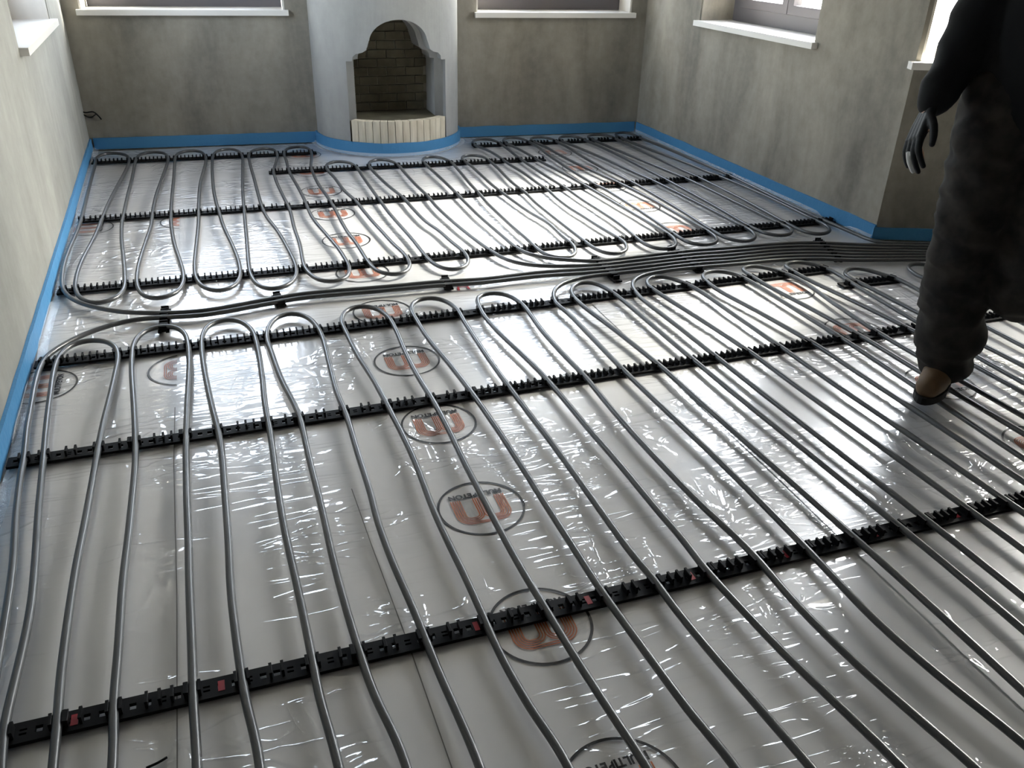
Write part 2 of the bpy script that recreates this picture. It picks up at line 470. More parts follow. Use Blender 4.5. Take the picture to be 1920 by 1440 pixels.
va = [bm.verts.new((ri * math.cos(2 * math.pi * i / n), ri * math.sin(2 * math.pi * i / n), 0)) for i in range(n)]
vb = [bm.verts.new((ro * math.cos(2 * math.pi * i / n), ro * math.sin(2 * math.pi * i / n), 0)) for i in range(n)]
for i in range(n): bm.faces.new((va[i], vb[i], vb[(i + 1) % n], va[(i + 1) % n]))
ME_RING = bpy.data.meshes.new('logo_ring'); bm.to_mesh(ME_RING); bm.free(); ME_RING.materials.append(M_BLACKPRINT)
bm = bmesh.new(); s = .0056; yb, yt = -.040, .058
for k in (0, 1): strand(bm, round_arch(-.067 + k * s, .067 - k * s, yb, yt - k * s, .034 - k * s), .0031)
for k in (2, 3, 4):
    xl = -.067 + k * s; xr = .0112 - k * s
    strand(bm, round_arch(xl, xr, yb, yt - k * s, .024 - (k - 2) * s), .0031)
    strand(bm, round_arch(-xr, -xl, yb, yt - k * s, .024 - (k - 2) * s), .0031)
ME_M = bpy.data.meshes.new('logo_strands'); bm.to_mesh(ME_M); bm.free(); ME_M.materials.append(M_COPPER)
cu = bpy.data.curves.new('lettering', 'FONT'); cu.body = 'MULTIBETON'; cu.align_x = 'CENTER'; cu.size = .0245; cu.offset = .0011
to = bpy.data.objects.new('lettering', cu); C.objects.link(to)
ME_T = baked(to); bpy.data.objects.remove(to, do_unlink=True)
xsv = [v.co.x for v in ME_T.vertices]; kx = .136 / (max(xsv) - min(xsv)); cx = (max(xsv) + min(xsv)) / 2
for v in ME_T.vertices: v.co = Vector(((v.co.x - cx) * kx, v.co.y - .062, 0))
ME_T.materials.clear(); ME_T.materials.append(M_BLACKPRINT)
def clip_mesh(me, M, x_lo, x_hi):
    bm = bmesh.new(); bm.from_mesh(me); bm.transform(M)
    for co, no in (((x_lo, 0, 0), (-1, 0, 0)), ((x_hi, 0, 0), (1, 0, 0))):
        bmesh.ops.bisect_plane(bm, geom=bm.verts[:] + bm.edges[:] + bm.faces[:], plane_co=co, plane_no=no, clear_outer=True)
    bm.transform(M.inverted())
    out = bpy.data.meshes.new(me.name); bm.to_mesh(out); bm.free(); out.materials.append(me.materials[0])
    return out
def logo(sh, x, y, rot, z, clip=None):
    M = Matrix.Translation((x, y, z)) @ Matrix.Rotation(rot, 4, 'Z')
    ms = [ME_RING, ME_M, ME_T]
    if clip: ms = [clip_mesh(q, M, *clip) for q in ms]
    if len(ms[0].polygons) == 0: return
    o = link('printed_logo', ms[0], None, sh); o.matrix_basis = M
    o['label'] = 'black ring print with orange stripes and lettering'
    if len(ms[1].polygons): link('stripes', ms[1], None, o)
    if len(ms[2].polygons): link('lettering', ms[2], None, o)
SH_A = [sheet(-.712 + .0243 * (5.2 - (y0 + y1) / 2), -.10, y0, y1, .0006 + .0004 * i, lb_, 11 + i, wave=.00025) for i, (y0, y1, lb_) in enumerate([
    (4.86, 5.66, 'narrow piece of clear film in the far left corner under the pipe bends'),
    (3.32, 4.90, 'piece of clear film by the left wall with sideways prints, behind the pipe bundle'),
    (1.80, 3.36, 'piece of clear film by the left wall with sideways prints, below the bundle'),
    (-.60, 1.84, 'piece of clear film by the left wall at the near clip rail')])]
SH_B = sheet(-.21, 1.30, -.60, 5.655, .0030, 'long clear film sheet with a row of round prints leading to the hearth', 3, .068)
SH_C = sheet(1.27, 2.825, -.60, 5.555, .0050, 'long clear film sheet with round prints between hearth and right wall', 5, .068)
SH_D = sheet(2.81, 5.40, -.60, 3.025, .0070, 'clear film sheet running on to the right past the outer corner', 9, .40)
for i in range(-1, 11): logo(SH_B, .494, 1.170 + .4125 * i if i >= 0 else .772, math.pi, .0049)
for y in (2.60, 2.187, 1.775, 1.385): logo(SH_C, 2.09, y, 0.0, .0069)
for y in (4.99, 4.585, 4.19, 3.795, 3.395): logo(SH_C, 2.03, y, 0.0, .0069)
for y, sh_, z_ in ((2.55, SH_A[2], .0030), (4.12, SH_A[1], .0026)):
    logo(sh_, -.605, y, math.pi / 2, z_, (-.665, -.1)); logo(sh_, -.192, y, math.pi / 2, z_, (-.7, -.213))
# board joint showing through the film
bm = bmesh.new(); strand(bm, [(.205, 1.75), (.213, 1.5), (.226, 1.2), (.237, .8)], .0022)
o = from_bm('board_joint', bm, mat('joint_gap', (.16, .155, .15), .6), SH_B); o.location.z = .0049
bm = bmesh.new(); strand(bm, [(-.2165, 2.3), (-.217, 2.0), (-.206, 1.5), (-.20, .8)], .0022)
o = from_bm('board_joint', bm, bpy.data.materials['joint_gap'], SH_B); o.location.z = .0049

# ------------------------------------------------------------------ blue edge strips
def offset_path(pts, d):
    pts = [np.array(p, float) for p in pts]; out = []
    for i, p in enumerate(pts):
        t = pts[min(i + 1, len(pts) - 1)] - pts[max(i - 1, 0)]; t /= np.linalg.norm(t)
        out.append(p + d * np.array([t[1], -t[0]]))
    return out
def edge_strip(pts, label, h=.076, flap=.026, seed=0, press=()):
    """pts follow the wall with the room on the right-hand side"""
    dens = []
    for a, c in zip(pts[:-1], pts[1:]):
        a = np.array(a, float); c = np.array(c, float); k = max(1, int(np.linalg.norm(c - a) / .05))
        dens += [a + (c - a) * i / k for i in range(k)]
    dens.append(np.array(pts[-1], float))
    o0, o1 = offset_path(dens, .001), offset_path(dens, .011)
    bm = bmesh.new(); rows = []
    for i, (p, q) in enumerate(zip(o0, o1)):
        hh = h + .004 * noise.noise(Vector((i * .35, seed, 1))); w = .002 * noise.noise(Vector((i * .5, seed, 4)))
        t = np.array(q) - np.array(p); t /= np.linalg.norm(t); q2 = np.array(q) + t * abs(w)
        rows.append([bm.verts.new((*p, .0095)), bm.verts.new((*p, hh)), bm.verts.new((*q2, hh)), bm.verts.new((*q2, .0095))])
    for a, c in zip(rows[:-1], rows[1:]):
        for k in range(4): bm.faces.new((a[k], a[(k + 1) % 4], c[(k + 1) % 4], c[k]))
    bm.faces.new(rows[0]); bm.faces.new(rows[-1][::-1])
    bmesh.ops.recalc_face_normals(bm, faces=bm.faces)
    o = from_bm('edge_strip', bm, M_BLUE); tag(o, label, 'insulation strip', 'blue edge strips')
    if flap:
        bm = bmesh.new(); rows = []
        for i in range(len(dens)):
            r_ = []
            for k in range(7):
                u = k / 6
                pos = offset_path(dens, .0145 + flap * u ** 1.3 * (1 + .25 * noise.noise(Vector((i * .4, seed, 7)))))[i] if False else None
                t = np.array(o1[i]) - np.array(o0[i]); t /= np.linalg.norm(t)
                dd = .0165 + flap * u ** 1.3 * (1 + .25 * noise.noise(Vector((i * .4, seed, 7))))
                q = dens[i] + t * dd
                up_ = min([1.0] + [max(0.0, min(1.0, (abs(dens[i][1] - y_) - .075) / .06)) for y_ in press])
                z_ = .0070 + up_ * (.0035 + .018 * (1 - u) ** 2.0) + up_ * .004 * abs(noise.noise(Vector((i * .7, k * .9, seed)))) * (1 if k else 0)
                r_.append(bm.verts.new((q[0], q[1], z_)))
            rows.append(r_)
        for a, c in zip(rows[:-1], rows[1:]):
            for k in range(6): bm.faces.new((a[k], a[k + 1], c[k + 1], c[k]))
        f_ = from_bm('film_flap', bm, M_FLAP, o, smooth=True)
        f_['label'] = 'clear crinkled film apron of the strip'
    return o
def on(A, B, t): return (A[0] + (B[0] - A[0]) * t, A[1] + (B[1] - A[1]) * t)
edge_strip([on(P_LF, P_BL, .02), on(P_LF, P_BL, .998)], 'blue foam edge strip with crinkled film along the left wall', seed=1, press=(5.335, 4.205, 3.306, 2.683, 2.105))
x_l = (FX - FR * .998 - P_BL[0]) / (P_BR[0] - P_BL[0]); x_r = (FX + FR * .998 - P_BL[0]) / (P_BR[0] - P_BL[0])
edge_strip([on(P_BL, P_BR, .006), on(P_BL, P_BR, x_l - .004)], 'blue foam edge strip at the back wall left of the fireplace', flap=0, seed=2)
edge_strip(arc(math.pi * 1.012 + TILT, math.pi * 1.988 + TILT, 30, FR + .004), 'blue foam edge strip bent round the fireplace base', h=.086, flap=.026, seed=3)
edge_strip([on(P_BL, P_BR, x_r + .004), on(P_BL, P_BR, .995)], 'blue foam edge strip at the back wall right of the fireplace', flap=0, seed=4)
edge_strip([on(P_BR, P_PI, .006), on(P_BR, P_PI, 1.002)], 'blue foam edge strip along the right wall to the outer corner', flap=.026, seed=5, press=(3.30,))
edge_strip([on(P_PI, P_RE, -.004), on(P_PI, P_RE, .97)], 'blue foam edge strip below the shaded recess wall', h=.066, flap=0, seed=6)

# ------------------------------------------------------------------ heating pipes
PZ = .0247; PR = .0086
def px(*pts): return [G(x, y, PZ) for x, y in pts]
def xy(*pts): return [(x, y, PZ) for x, y in pts]
Y7, Y6, Y5 = 1.205, 2.10, 2.69
YB = .12
def turn(xa, xb, y=YB):      # near bend between two runs
    c = (xa + xb) / 2; h = (xb - xa) / 2
    return xy((xa, y + .25), (xa, y + .08), (c - h * .72, y - .05), (c, y - .085), (c + h * .72, y - .05), (xb, y + .08), (xb, y + .25))

bund = {  # supply bundle, rows from the far side
 'g': [(1656, 456), (1693, 456.5), (1747, 457.5), (1850, 462)],
 'a': [(1110, 490), (1200, 481), (1300, 470), (1363, 465.5), (1460, 457.5), (1530, 455.5), (1600, 458.5), (1750, 462.5), (1850, 467)],
 'b': [(1110, 497.5), (1200, 487.5), (1300, 476.5), (1363, 472), (1460, 463.5), (1530, 461.5), (1600, 464.5), (1750, 467.5), (1850, 472)],
 'c': [(1110, 504), (1200, 494.5), (1300, 483), (1363, 478.5), (1460, 469.5), (1530, 467.5), (1600, 470.5), (1750, 472.5), (1850, 477)],
 'd': [(1110, 511), (1200, 501), (1300, 489.5), (1363, 485), (1460, 475.5), (1530, 473.5), (1600, 476), (1750, 477), (1850, 482)],
 'e': [(1138, 514.5), (1200, 508), (1300, 495.5), (1363, 491), (1460, 481.5), (1530, 479.5), (1600, 482), (1750, 482), (1850, 487)],
 'f': [(1297, 502.5), (1363, 497), (1460, 487.5), (1530, 485.5), (1600, 487.5), (1750, 487), (1850, 492)]}
TAIL = {k: xy((3.62, 2.42 + .035 * (6 - i)), (4.25, 2.12 + .035 * (6 - i))) for i, k in enumerate('gabcdef')}
def out(k): return px(*bund[k]) + TAIL[k]
def inn_(k): return out(k)[::-1]

c1 = inn_('c') + px((1010, 511), (900, 524), (830, 528), (720, 538), (560, 552), (500, 562), (380, 583), (311, 587), (274, 587), (235, 585.6), (196, 580), (153, 569),
 (128, 555.5), (118, 542), (116.4, 524), (119, 501), (128, 472), (141.6, 441), (151, 415.5), (165, 360), (178, 310), (183, 294), (197, 288), (215, 287), (235, 290), (242, 299), (238, 315), (218, 353), (202, 385), (192, 409),
 (177, 445), (153, 491), (144, 517), (141, 536), (145.5, 553.5), (163, 566), (184.5, 570), (208, 564), (225, 553.5), (233, 540), (234, 517), (231, 478), (228, 448), (229, 415),
 (231.7, 403), (240, 365), (248, 333), (253, 307), (257, 295), (268, 287.5), (290, 285), (307, 287), (315, 296), (312.5, 310), (302, 340), (292, 370), (286, 400), (283, 424), (270, 464), (260, 497), (256.4, 524), (260, 544), (272, 556.5), (293, 561), (314.7, 556.5), (332, 548), (343, 532), (344, 515), (338, 491), (328, 462), (322.4, 433), (320.5, 410),
 (322.5, 370), (326, 333), (327.5, 307), (329, 295), (337, 286), (357, 282.5), (375, 284), (385, 293), (386, 303), (381, 323), (375, 348), (372.5, 390), (372, 423), (368, 463), (365, 500), (368, 523), (383, 540), (413, 547), (437, 538), (450, 520), (448, 493), (437, 463), (420, 427), (412, 402),
 (403, 370), (399, 340), (398, 307), (400, 292), (410, 282), (430, 279), (445, 282), (454, 293), (455, 315), (455, 357), (458, 395), (463, 453), (467, 500), (472, 520), (487, 537), (513, 543), (540, 535), (555, 517), (555, 500), (540, 467), (520, 433), (500, 407), (493, 393), (485, 367), (477, 337), (468, 303),
 (467, 290), (477, 281), (497, 278), (512, 280), (520, 290), (517.5, 305), (513, 320), (517, 337), (527, 360), (538, 382), (544, 395), (552, 428), (562, 457), (567, 484), (572, 503), (586.6, 519), (606, 528), (627, 529), (645, 524.5), (655, 512), (654, 498), (647, 485.5), (636, 468), (612, 440), (587, 410), (577, 390), (570, 373), (557, 348), (543, 323), (537, 302),
 (533, 286), (542, 277.5), (560, 275), (573, 276), (583, 284), (584, 297), (583, 312), (587, 325), (598, 347), (613, 368), (627, 390), (640, 415), (655, 440), (664.5, 451), (680, 475), (691, 492.6), (705, 507), (723, 514), (744, 515.6), (762, 510), (769, 500), (765.4, 487), (756.5, 475), (737, 457), (716, 434), (700, 417), (680, 393), (667, 377), (645, 357), (627, 333), (615, 320),
 (611, 312), (618, 305), (637, 302.5), (655, 305), (668, 313), (678, 328), (697, 355), (713, 377), (730, 400), (751, 424), (772.5, 448), (794, 475), (808, 491), (826, 501.5), (847, 507), (866, 504), (877, 496), (878, 485.5), (868, 471), (847, 454), (822, 432), (800, 417), (773, 390), (757, 372), (722, 343), (697, 318),
 (691, 308), (698, 301), (717, 299), (733, 302), (747, 310), (758, 323), (780, 347), (802, 368), (818, 387), (847, 414), (866, 430), (885, 445), (915, 467), (930, 477), (953, 488), (987, 496), (1027, 499), (1077, 498.5)) + out('b')
c2 = inn_('a') + px((1077, 488), (1043, 486), (1010, 481), (987, 475), (970, 466), (960, 458), (940, 441), (913, 418), (893, 400), (863, 370), (840, 347), (813, 322), (800, 310),
 (792, 300), (800, 294), (817, 294), (833, 297.5), (847, 305), (858, 317), (880, 343), (902, 367), (913, 380), (937, 403), (963, 427), (990, 450), (1003, 463), (1020, 476), (1040, 483), (1060, 485), (1075, 481), (1080, 472), (1075, 460), (1053, 442), (1027, 418), (993, 398), (967, 380), (948, 366), (923, 347), (902, 328), (882, 310),
 (866, 298), (870, 292), (885, 291), (903, 293), (918, 302), (933, 315), (960, 342), (987, 363), (1002, 378), (1040, 409), (1080, 440), (1098, 454), (1113, 465), (1130, 473), (1150, 477), (1168, 475), (1176, 465), (1172, 455), (1162, 448), (1142, 436), (1120, 423), (1097, 408), (1068, 390), (1043, 371), (1027, 356), (1010, 345), (980, 323), (953, 307), (937, 295), (915, 282), (903, 277), (892, 273),
 (886, 268), (889, 263), (903, 260.5), (920, 261.5), (934, 267), (950, 278), (970, 294), (990, 308), (1018, 326), (1043, 342), (1067, 357), (1088, 372), (1127, 397), (1160, 419), (1190, 443), (1203, 454), (1223, 464), (1243, 468), (1260, 466), (1268, 458), (1265, 448), (1253, 439), (1205, 411), (1150, 379), (1107, 354), (1093, 346), (1060, 327), (1010, 301), (997, 293), (977, 282), (963, 275), (950, 270),
 (943, 264), (949, 259), (967, 258), (983, 262), (993, 267), (1005, 273), (1027, 290), (1043, 301), (1083, 327), (1117, 347), (1132, 354), (1200, 396), (1267, 441), (1285, 452), (1307, 459), (1325, 460), (1340, 457.5), (1346, 450), (1340, 442), (1328, 434), (1275, 404), (1220, 373), (1170, 348), (1157, 342), (1120, 325), (1090, 311), (1052, 292), (1022, 275), (1005, 268),
 (994, 262), (1000, 257.5), (1015, 257), (1033, 260), (1043, 265), (1057, 272), (1093, 294), (1127, 313), (1177, 338), (1196, 348), (1270, 391), (1341, 436), (1358, 445), (1378, 451), (1400, 453.6), (1414, 449), (1416, 440), (1406, 431), (1394, 425), (1310, 382), (1232, 343), (1177, 318), (1120, 292), (1072, 272), (1056, 266),
 (1048, 260), (1054, 256), (1068, 255), (1087, 258), (1097, 263), (1110, 268), (1143, 283), (1177, 300), (1256, 341), (1335, 384), (1412, 428), (1430, 435.6), (1450, 441), (1472, 442), (1484, 438), (1483, 429), (1466, 421), (1380, 380), (1293, 338), (1235, 314), (1177, 290), (1123, 267), (1109, 261),
 (1101, 256.5), (1109, 253), (1127, 252.5), (1143, 255), (1160, 263), (1213, 288), (1270, 315), (1316, 336), (1400, 378), (1480, 421.6), (1500, 431), (1522, 438.5), (1541, 440), (1555, 435.6), (1555, 428), (1544, 420), (1532, 415), (1445, 372), (1352, 332), (1328, 323), (1287, 306), (1223, 282), (1177, 264), (1160, 257),
 (1153, 251.5), (1160, 248.5), (1174, 248.5), (1187, 252.5), (1207, 261), (1247, 277), (1303, 301), (1372, 331), (1437, 363), (1487.5, 388), (1546, 414), (1570, 424), (1600, 437), (1631, 449.5)) + out('g')
c3 = inn_('d') + px((1010, 518), (900, 530.5), (830, 535), (720, 545), (560, 559.5), (500, 570), (380, 591), (311, 595), (254, 599), (206, 610), (157, 627), (118, 647), (89, 666), (80, 678), (75, 689), (65.6, 721), (58, 764), (50, 809), (46, 852), (38, 900), (30, 965), (24, 1060), (10, 1160), (-4, 1240), (-22, 1340)) \
 + turn(-.50, -.395, .30) + px((7, 1373), (20, 1310), (40, 1227), (57, 1143), (66, 1053), (72, 960), (80, 877), (88, 790), (94, 743), (101, 696), (109, 672), (126, 651), (149.5, 640), (176.6, 636), (200, 639), (215.5, 649), (222, 668), (218, 692.5), (206, 745), (193, 796), (183, 848), (170, 920), (157, 990), (143, 1060), (123, 1193), (112, 1287), (107, 1360)) \
 + turn(-.365, -.295) + px((213, 1400), (213, 1327), (222, 1213), (230, 1093), (240, 1010), (247, 943), (254, 860), (252, 777), (247, 693), (247.6, 668), (250, 647), (260, 629), (278, 616), (303, 611), (328, 613), (346, 623.6), (352.6, 645), (355, 680), (351, 760), (349, 827), (350, 927), (353, 1005), (355, 1093), (360, 1227), (363, 1327), (369, 1425)) \
 + turn(-.165, -.09) + px((487, 1430), (460, 1310), (447, 1227), (433, 1110), (428, 1010), (422, 930), (413, 827), (397, 760), (383, 693), (378, 645), (380, 627), (393, 608), (423, 598), (453, 603), (473, 620), (482, 647), (490, 693), (497, 760), (507, 813), (520, 910), (534, 995), (547, 1053), (567, 1143), (587, 1243), (600, 1310), (633, 1427)) \
 + turn(.055, .145) + px((757, 1420), (703, 1305), (673, 1218), (650, 1143), (625, 1050), (604, 955), (580, 860), (560, 777), (527, 710), (508, 657), (500, 633), (505, 610), (520, 593), (547, 586), (573, 592), (593, 610), (604, 630), (617, 680), (633, 740), (650, 780), (670, 847), (695, 925), (709, 980), (740, 1063), (767, 1123), (797, 1195), (823, 1260), (860, 1343), (897, 1430)) \
 + turn(.265, .395) + px((1062, 1430), (993, 1325), (937, 1225), (908, 1160), (873, 1083), (837, 1010), (813, 957), (777, 863), (733, 773), (700, 712), (670, 665), (650, 625), (640, 600), (650, 581), (673, 573), (703, 577), (727, 593), (743, 620), (760, 660), (783, 705), (813, 753), (840, 803), (867, 860), (893, 910), (922, 965), (953, 1023), (987, 1083), (1020, 1136), (1060, 1203), (1107, 1277), (1160, 1358), (1209, 1432)) \
 + turn(.54, .668) + px((1374, 1432), (1300, 1343), (1233, 1253), (1167, 1163), (1127, 1107), (1090, 1050), (1060, 1003), (1027, 952), (977, 873), (927, 797), (887, 740), (843, 683), (803, 635), (781, 600), (770, 578), (780, 563), (810, 558), (837, 565), (857, 580), (870, 602), (893, 638), (927, 688), (960, 733), (993, 777), (1040, 838), (1093, 911), (1123, 953), (1160, 1005), (1190, 1045), (1223, 1083), (1267, 1143), (1333, 1223), (1400, 1300), (1467, 1377)) + xy((.804, .70)) \
 + turn(.815, .965) + xy((.951, .66), (.933, .79), (.912, .93), (.899, 1.07), (.890, Y7)) + px((1283, 1015), (1233, 957), (1167, 877), (1100, 800), (1060, 752), (1030, 717), (1010, 695), (977, 663), (933, 621), (907, 591), (897, 571), (893, 562), (900, 553), (917, 549), (935, 549), (953, 553), (968, 562), (980, 571), (990, 583), (1013, 616), (1050, 658), (1100, 710), (1133, 750), (1187, 813), (1250, 880), (1317, 949), (1367, 995)) + xy((1.020, Y7), (1.017, 1.04), (1.031, .86), (1.056, .704), (1.07, .62)) \
 + turn(1.09, 1.21) + xy((1.19, .63), (1.162, .79), (1.145, .95), (1.149, Y7), (1.148, 1.55), (1.135, 1.9), (1.129, Y6), (1.13, 2.35), (1.128, 2.60)) + px((1043, 570), (1037.5, 557), (1039, 545), (1048, 535), (1068, 527), (1097, 519.5)) + out('e')
def up_col(x7, x6, x5): return xy((x7 + .005, .95), (x7, Y7), ((x7 * .6 + x6 * .4), 1.55), ((x7 * .2 + x6 * .8), 1.85), (x6, Y6), (x6 * .6 + x5 * .4, 2.36), (x5, Y5 - .03))
def loop(xa, xb, h=.125, y=Y5): 
    c = (xa + xb) / 2; w = (xb - xa) / 2
    return xy((xa - .012, y + .05), (xa + .01, y + h * .8), (c - w * .3, y + h), (c + w * .35, y + h * .95), (xb - w * .25, y + h * .5))
c4 = inn_('f') + px((1255, 507), (1222, 512), (1200, 518), (1188, 526), (1186, 537)) + up_col(1.494, 1.468, 1.455)[::-1] + turn(1.413, 1.494)[::-1] + up_col(1.413, 1.383, 1.375) \
 + px((1140, 543), (1120, 532), (1102, 528), (1085, 530), (1073, 538), (1071, 550)) + up_col(1.281, 1.256, 1.207)[::-1] + xy((1.285, .3), (1.29, -.05), (1.33, -.14), (1.42, -.17), (1.54, -.16), (1.61, -.08), (1.63, .2)) + up_col(1.626, 1.597, 1.543) \
 + px((1213, 534), (1213, 524), (1225, 518), (1242, 518), (1263, 523), (1283, 531)) + up_col(1.746, 1.721, 1.707)[::-1] + turn(1.75, 1.86) + up_col(1.86, 1.848, 1.783) \
 + px((1316, 518), (1319, 511), (1333, 507.5), (1353, 508.5), (1377, 513.5)) + up_col(1.95, 1.97, 1.962)[::-1] + turn(1.95, 2.065) + up_col(2.065, 2.048, 2.0) \
 + px((1391, 504), (1397, 499.5), (1412, 498), (1440, 503)) + up_col(2.15, 2.128, 2.168)[::-1] + turn(2.15, 2.27) + up_col(2.27, 2.261, 2.203) \
 + px((1471, 498), (1478, 492), (1495, 490.5), (1518, 494), (1554, 505)) + xy((2.354, 2.53), (2.33, 2.1), (2.32, 1.7), (2.32, Y7)) + turn(2.325, 2.42) + xy((2.42, Y7), (2.418, 1.85), (2.40, 2.2), (2.392, 2.50)) \
 + px((1587, 518), (1583, 510), (1589, 504), (1610, 502), (1637, 509), (1664, 518)) + xy((2.57, 2.54), (2.555, 2.2), (2.545, 1.8), (2.54, Y7)) + turn(2.54, 2.68) + xy((2.68, Y7), (2.69, 1.8), (2.715, 2.12), (2.70, 2.42)) \
 + xy((2.685, 2.55), (2.71, 2.63), (2.775, 2.665), (2.84, 2.62), (2.865, 2.5), (2.86, 2.1), (2.85, 1.7), (2.85, Y7)) + turn(2.85, 2.98) + xy((2.98, Y7), (2.97, 2.0), (3.01, 2.28), (3.2, 2.36), (3.6, 2.26), (4.25, 2.02))
PATHS = []
for path, label in ((c1, 'long grey heating pipe snaking over the floor left of the hearth, beyond the bundle'),
                    (c2, 'grey heating pipe snaking over the floor between the hearth and the right wall'),
                    (c3, 'grey heating pipe snaking over the floor by the left wall, nearer than the pipe bundle'),
                    (c4, 'grey heating pipe snaking over the floor around the boot of the person')):
    p = smooth(catmull(path, .016), 6)
    p[:, 2] += [0.0005 * noise.noise(Vector((q[0] * 3, q[1] * 3, 2))) for q in p]
    PATHS.append(p)
    o = link('heating_pipe', tube_mesh('heating_pipe', p, PR), M_PIPE)
    tag(o, label, 'pipe', 'floor heating pipes')

# ------------------------------------------------------------------ clip rails
def clip_mesh_new():
    bm = bmesh.new()
    for sx_ in (-1, 1):
        xo = sx_ * .0112
        box(bm, xo - .0024, xo + .0024, -.013, .013, .0, .0165)
        # inward barb
        vs = [bm.verts.new((xo - sx_ * .0024, y, z)) for y in (-.013, .013) for z in (.0115, .0165)] + [bm.verts.new((xo - sx_ * .0034, y, .0155)) for y in (-.013, .013)]
        bm.faces.new((vs[0], vs[1], vs[4])); bm.faces.new((vs[2], vs[5], vs[3])); bm.faces.new((vs[0], vs[4], vs[5], vs[2])); bm.faces.new((vs[1], vs[3], vs[5], vs[4]))
    bmesh.ops.recalc_face_normals(bm, faces=bm.faces)
    me = bpy.data.meshes.new('clip'); bm.to_mesh(me); bm.free(); me.materials.append(M_RAIL)
    return me
ME_CLIP = clip_mesh_new()
bm = bmesh.new(); box(bm, -.006, .006, -.012, .012, 0, .0006)
ME_REDMARK = bpy.data.meshes.new('red_mark'); bm.to_mesh(ME_REDMARK); bm.free(); ME_REDMARK.materials.append(M_RED)
RZ = .0082
def crossings(A, d, ln):
    n = np.array([-d[1], d[0]]); out_ = []
    for p in PATHS:
        q = p[:, :2] - A; s = q @ n; u = q @ d
        idx = np.where(s[:-1] * s[1:] < 0)[0]
        for i in idx:
            t = s[i] / (s[i] - s[i + 1]); uu = u[i] + t * (u[i + 1] - u[i])
            tg = p[min(i + 2, len(p) - 1), :2] - p[max(i - 1, 0), :2]; ta, tn_ = tg @ d, tg @ n
            if tn_ < 0: ta, tn_ = -ta, -tn_
            if 0 < uu < ln: out_.append((uu, math.atan2(-ta, tn_)))
    return sorted(out_)
def clip_rail(A, B, label, name='clip_rail', width=.046, pitch=.043, red=None, group='black clip rails', z=RZ, cat='clip rail'):
    A = np.array(A, float); B = np.array(B, float); d = B - A; ln = np.linalg.norm(d); d /= ln
    root = empty(name, (A[0], A[1], z), math.atan2(d[1], d[0])); tag(root, label, cat, group)
    bm = bmesh.new(); hw = width / 2; T = .0075
    cr = crossings(A, d, ln)
    box(bm, 0, ln, -hw, -.007, 0, T); box(bm, 0, ln, .007, hw, 0, T)
    k = 0; x = 0.0
    while x < ln:
        xe = min(x + .013, ln)
        box(bm, x, xe, -.007, .007, 0, T)
        if k % 3 == 2 and xe + .012 < ln: box(bm, xe + .0, min(xe + .012, ln), -.0025, .0025, 0, T)
        x += .025; k += 1
    from_bm('base', bm, M_RAIL, root)
    spots = [q[0] for q in cr]; turn_of = dict(cr); u = pitch / 2
    while u < ln - .012:
        if all(abs(u - q) > .024 + .016 * abs(math.tan(turn_of.get(q, 0))) for q in spots): spots.append(u)
        u += pitch / 2 if pitch < .03 else pitch
    for u in spots:
        c = link('clip', ME_CLIP, None, root); c.location = (u, 0, T); c.rotation_euler.z = max(-.95, min(.95, turn_of.get(u, 0)))
    if red:
        for u in red:
            if u < ln: r_ = link('red_mark', ME_REDMARK, None, root); r_.location = (u, 0, T + .0001); r_['label'] = 'small red printed mark on the rail'
    return root
clip_rail((-.69, 5.335), (.575, 5.298), 'black clip rail close to the back wall, left of the fireplace')
clip_rail((.258, 4.888), (1.895, 4.815), 'black clip rail in front of the round hearth')
clip_rail((-.652, 4.205), (2.80, 4.165), 'black clip rail crossing the whole room midway between hearth and pipe bundle')
clip_rail((-.638, 3.306), (2.848, 3.300), 'black clip rail just behind the pipe bundle, its right end at the blue strip')
clip_rail((-.632, 2.683), (2.398, 2.725), 'black clip rail just in front of the pipe bundle, under the open pipe bends')
clip_rail((-.618, 2.105), (3.0, 2.135), 'black clip rail running behind the boot of the person')
clip_rail((-.52, 1.190), (2.62, 1.203), 'black clip rail with red marks, the one farthest from the fireplace', red=[.15 + .245 * i for i in range(13)])
clip_rail((1.565, 5.250), (2.760, 5.208), 'black clip rail close to the back wall, right of the fireplace')
clip_rail((2.318, 2.560), (2.600, 2.552), 'short black clip rail beside the knee of the person')
def short_clamp(p0, p1, label):
    a = G(*p0, .01); c = G(*p1, .01)
    clip_rail(a[:2], c[:2], label, 'pipe_clamp', .036, .043, group='short clamps on the pipe bundle', cat='pipe clamp')
short_clamp((311, 582), (307, 624), 'short black clamp where the two bundle pipes part by the left wall')
short_clamp((518, 555), (528, 575), 'short black clamp on the two bundle pipes, second from the left wall')
short_clamp((833, 524), (842, 543), 'short black clamp next to the red mark')
short_clamp((1112, 487), (1159, 529), 'black clamp holding five pipes where the bundle fans out')
short_clamp((1258, 470), (1313, 511), 'black clamp in the middle of the wide pipe bundle')
short_clamp((1531, 453), (1572, 491), 'black clamp on the pipe bundle nearest the outer wall corner')

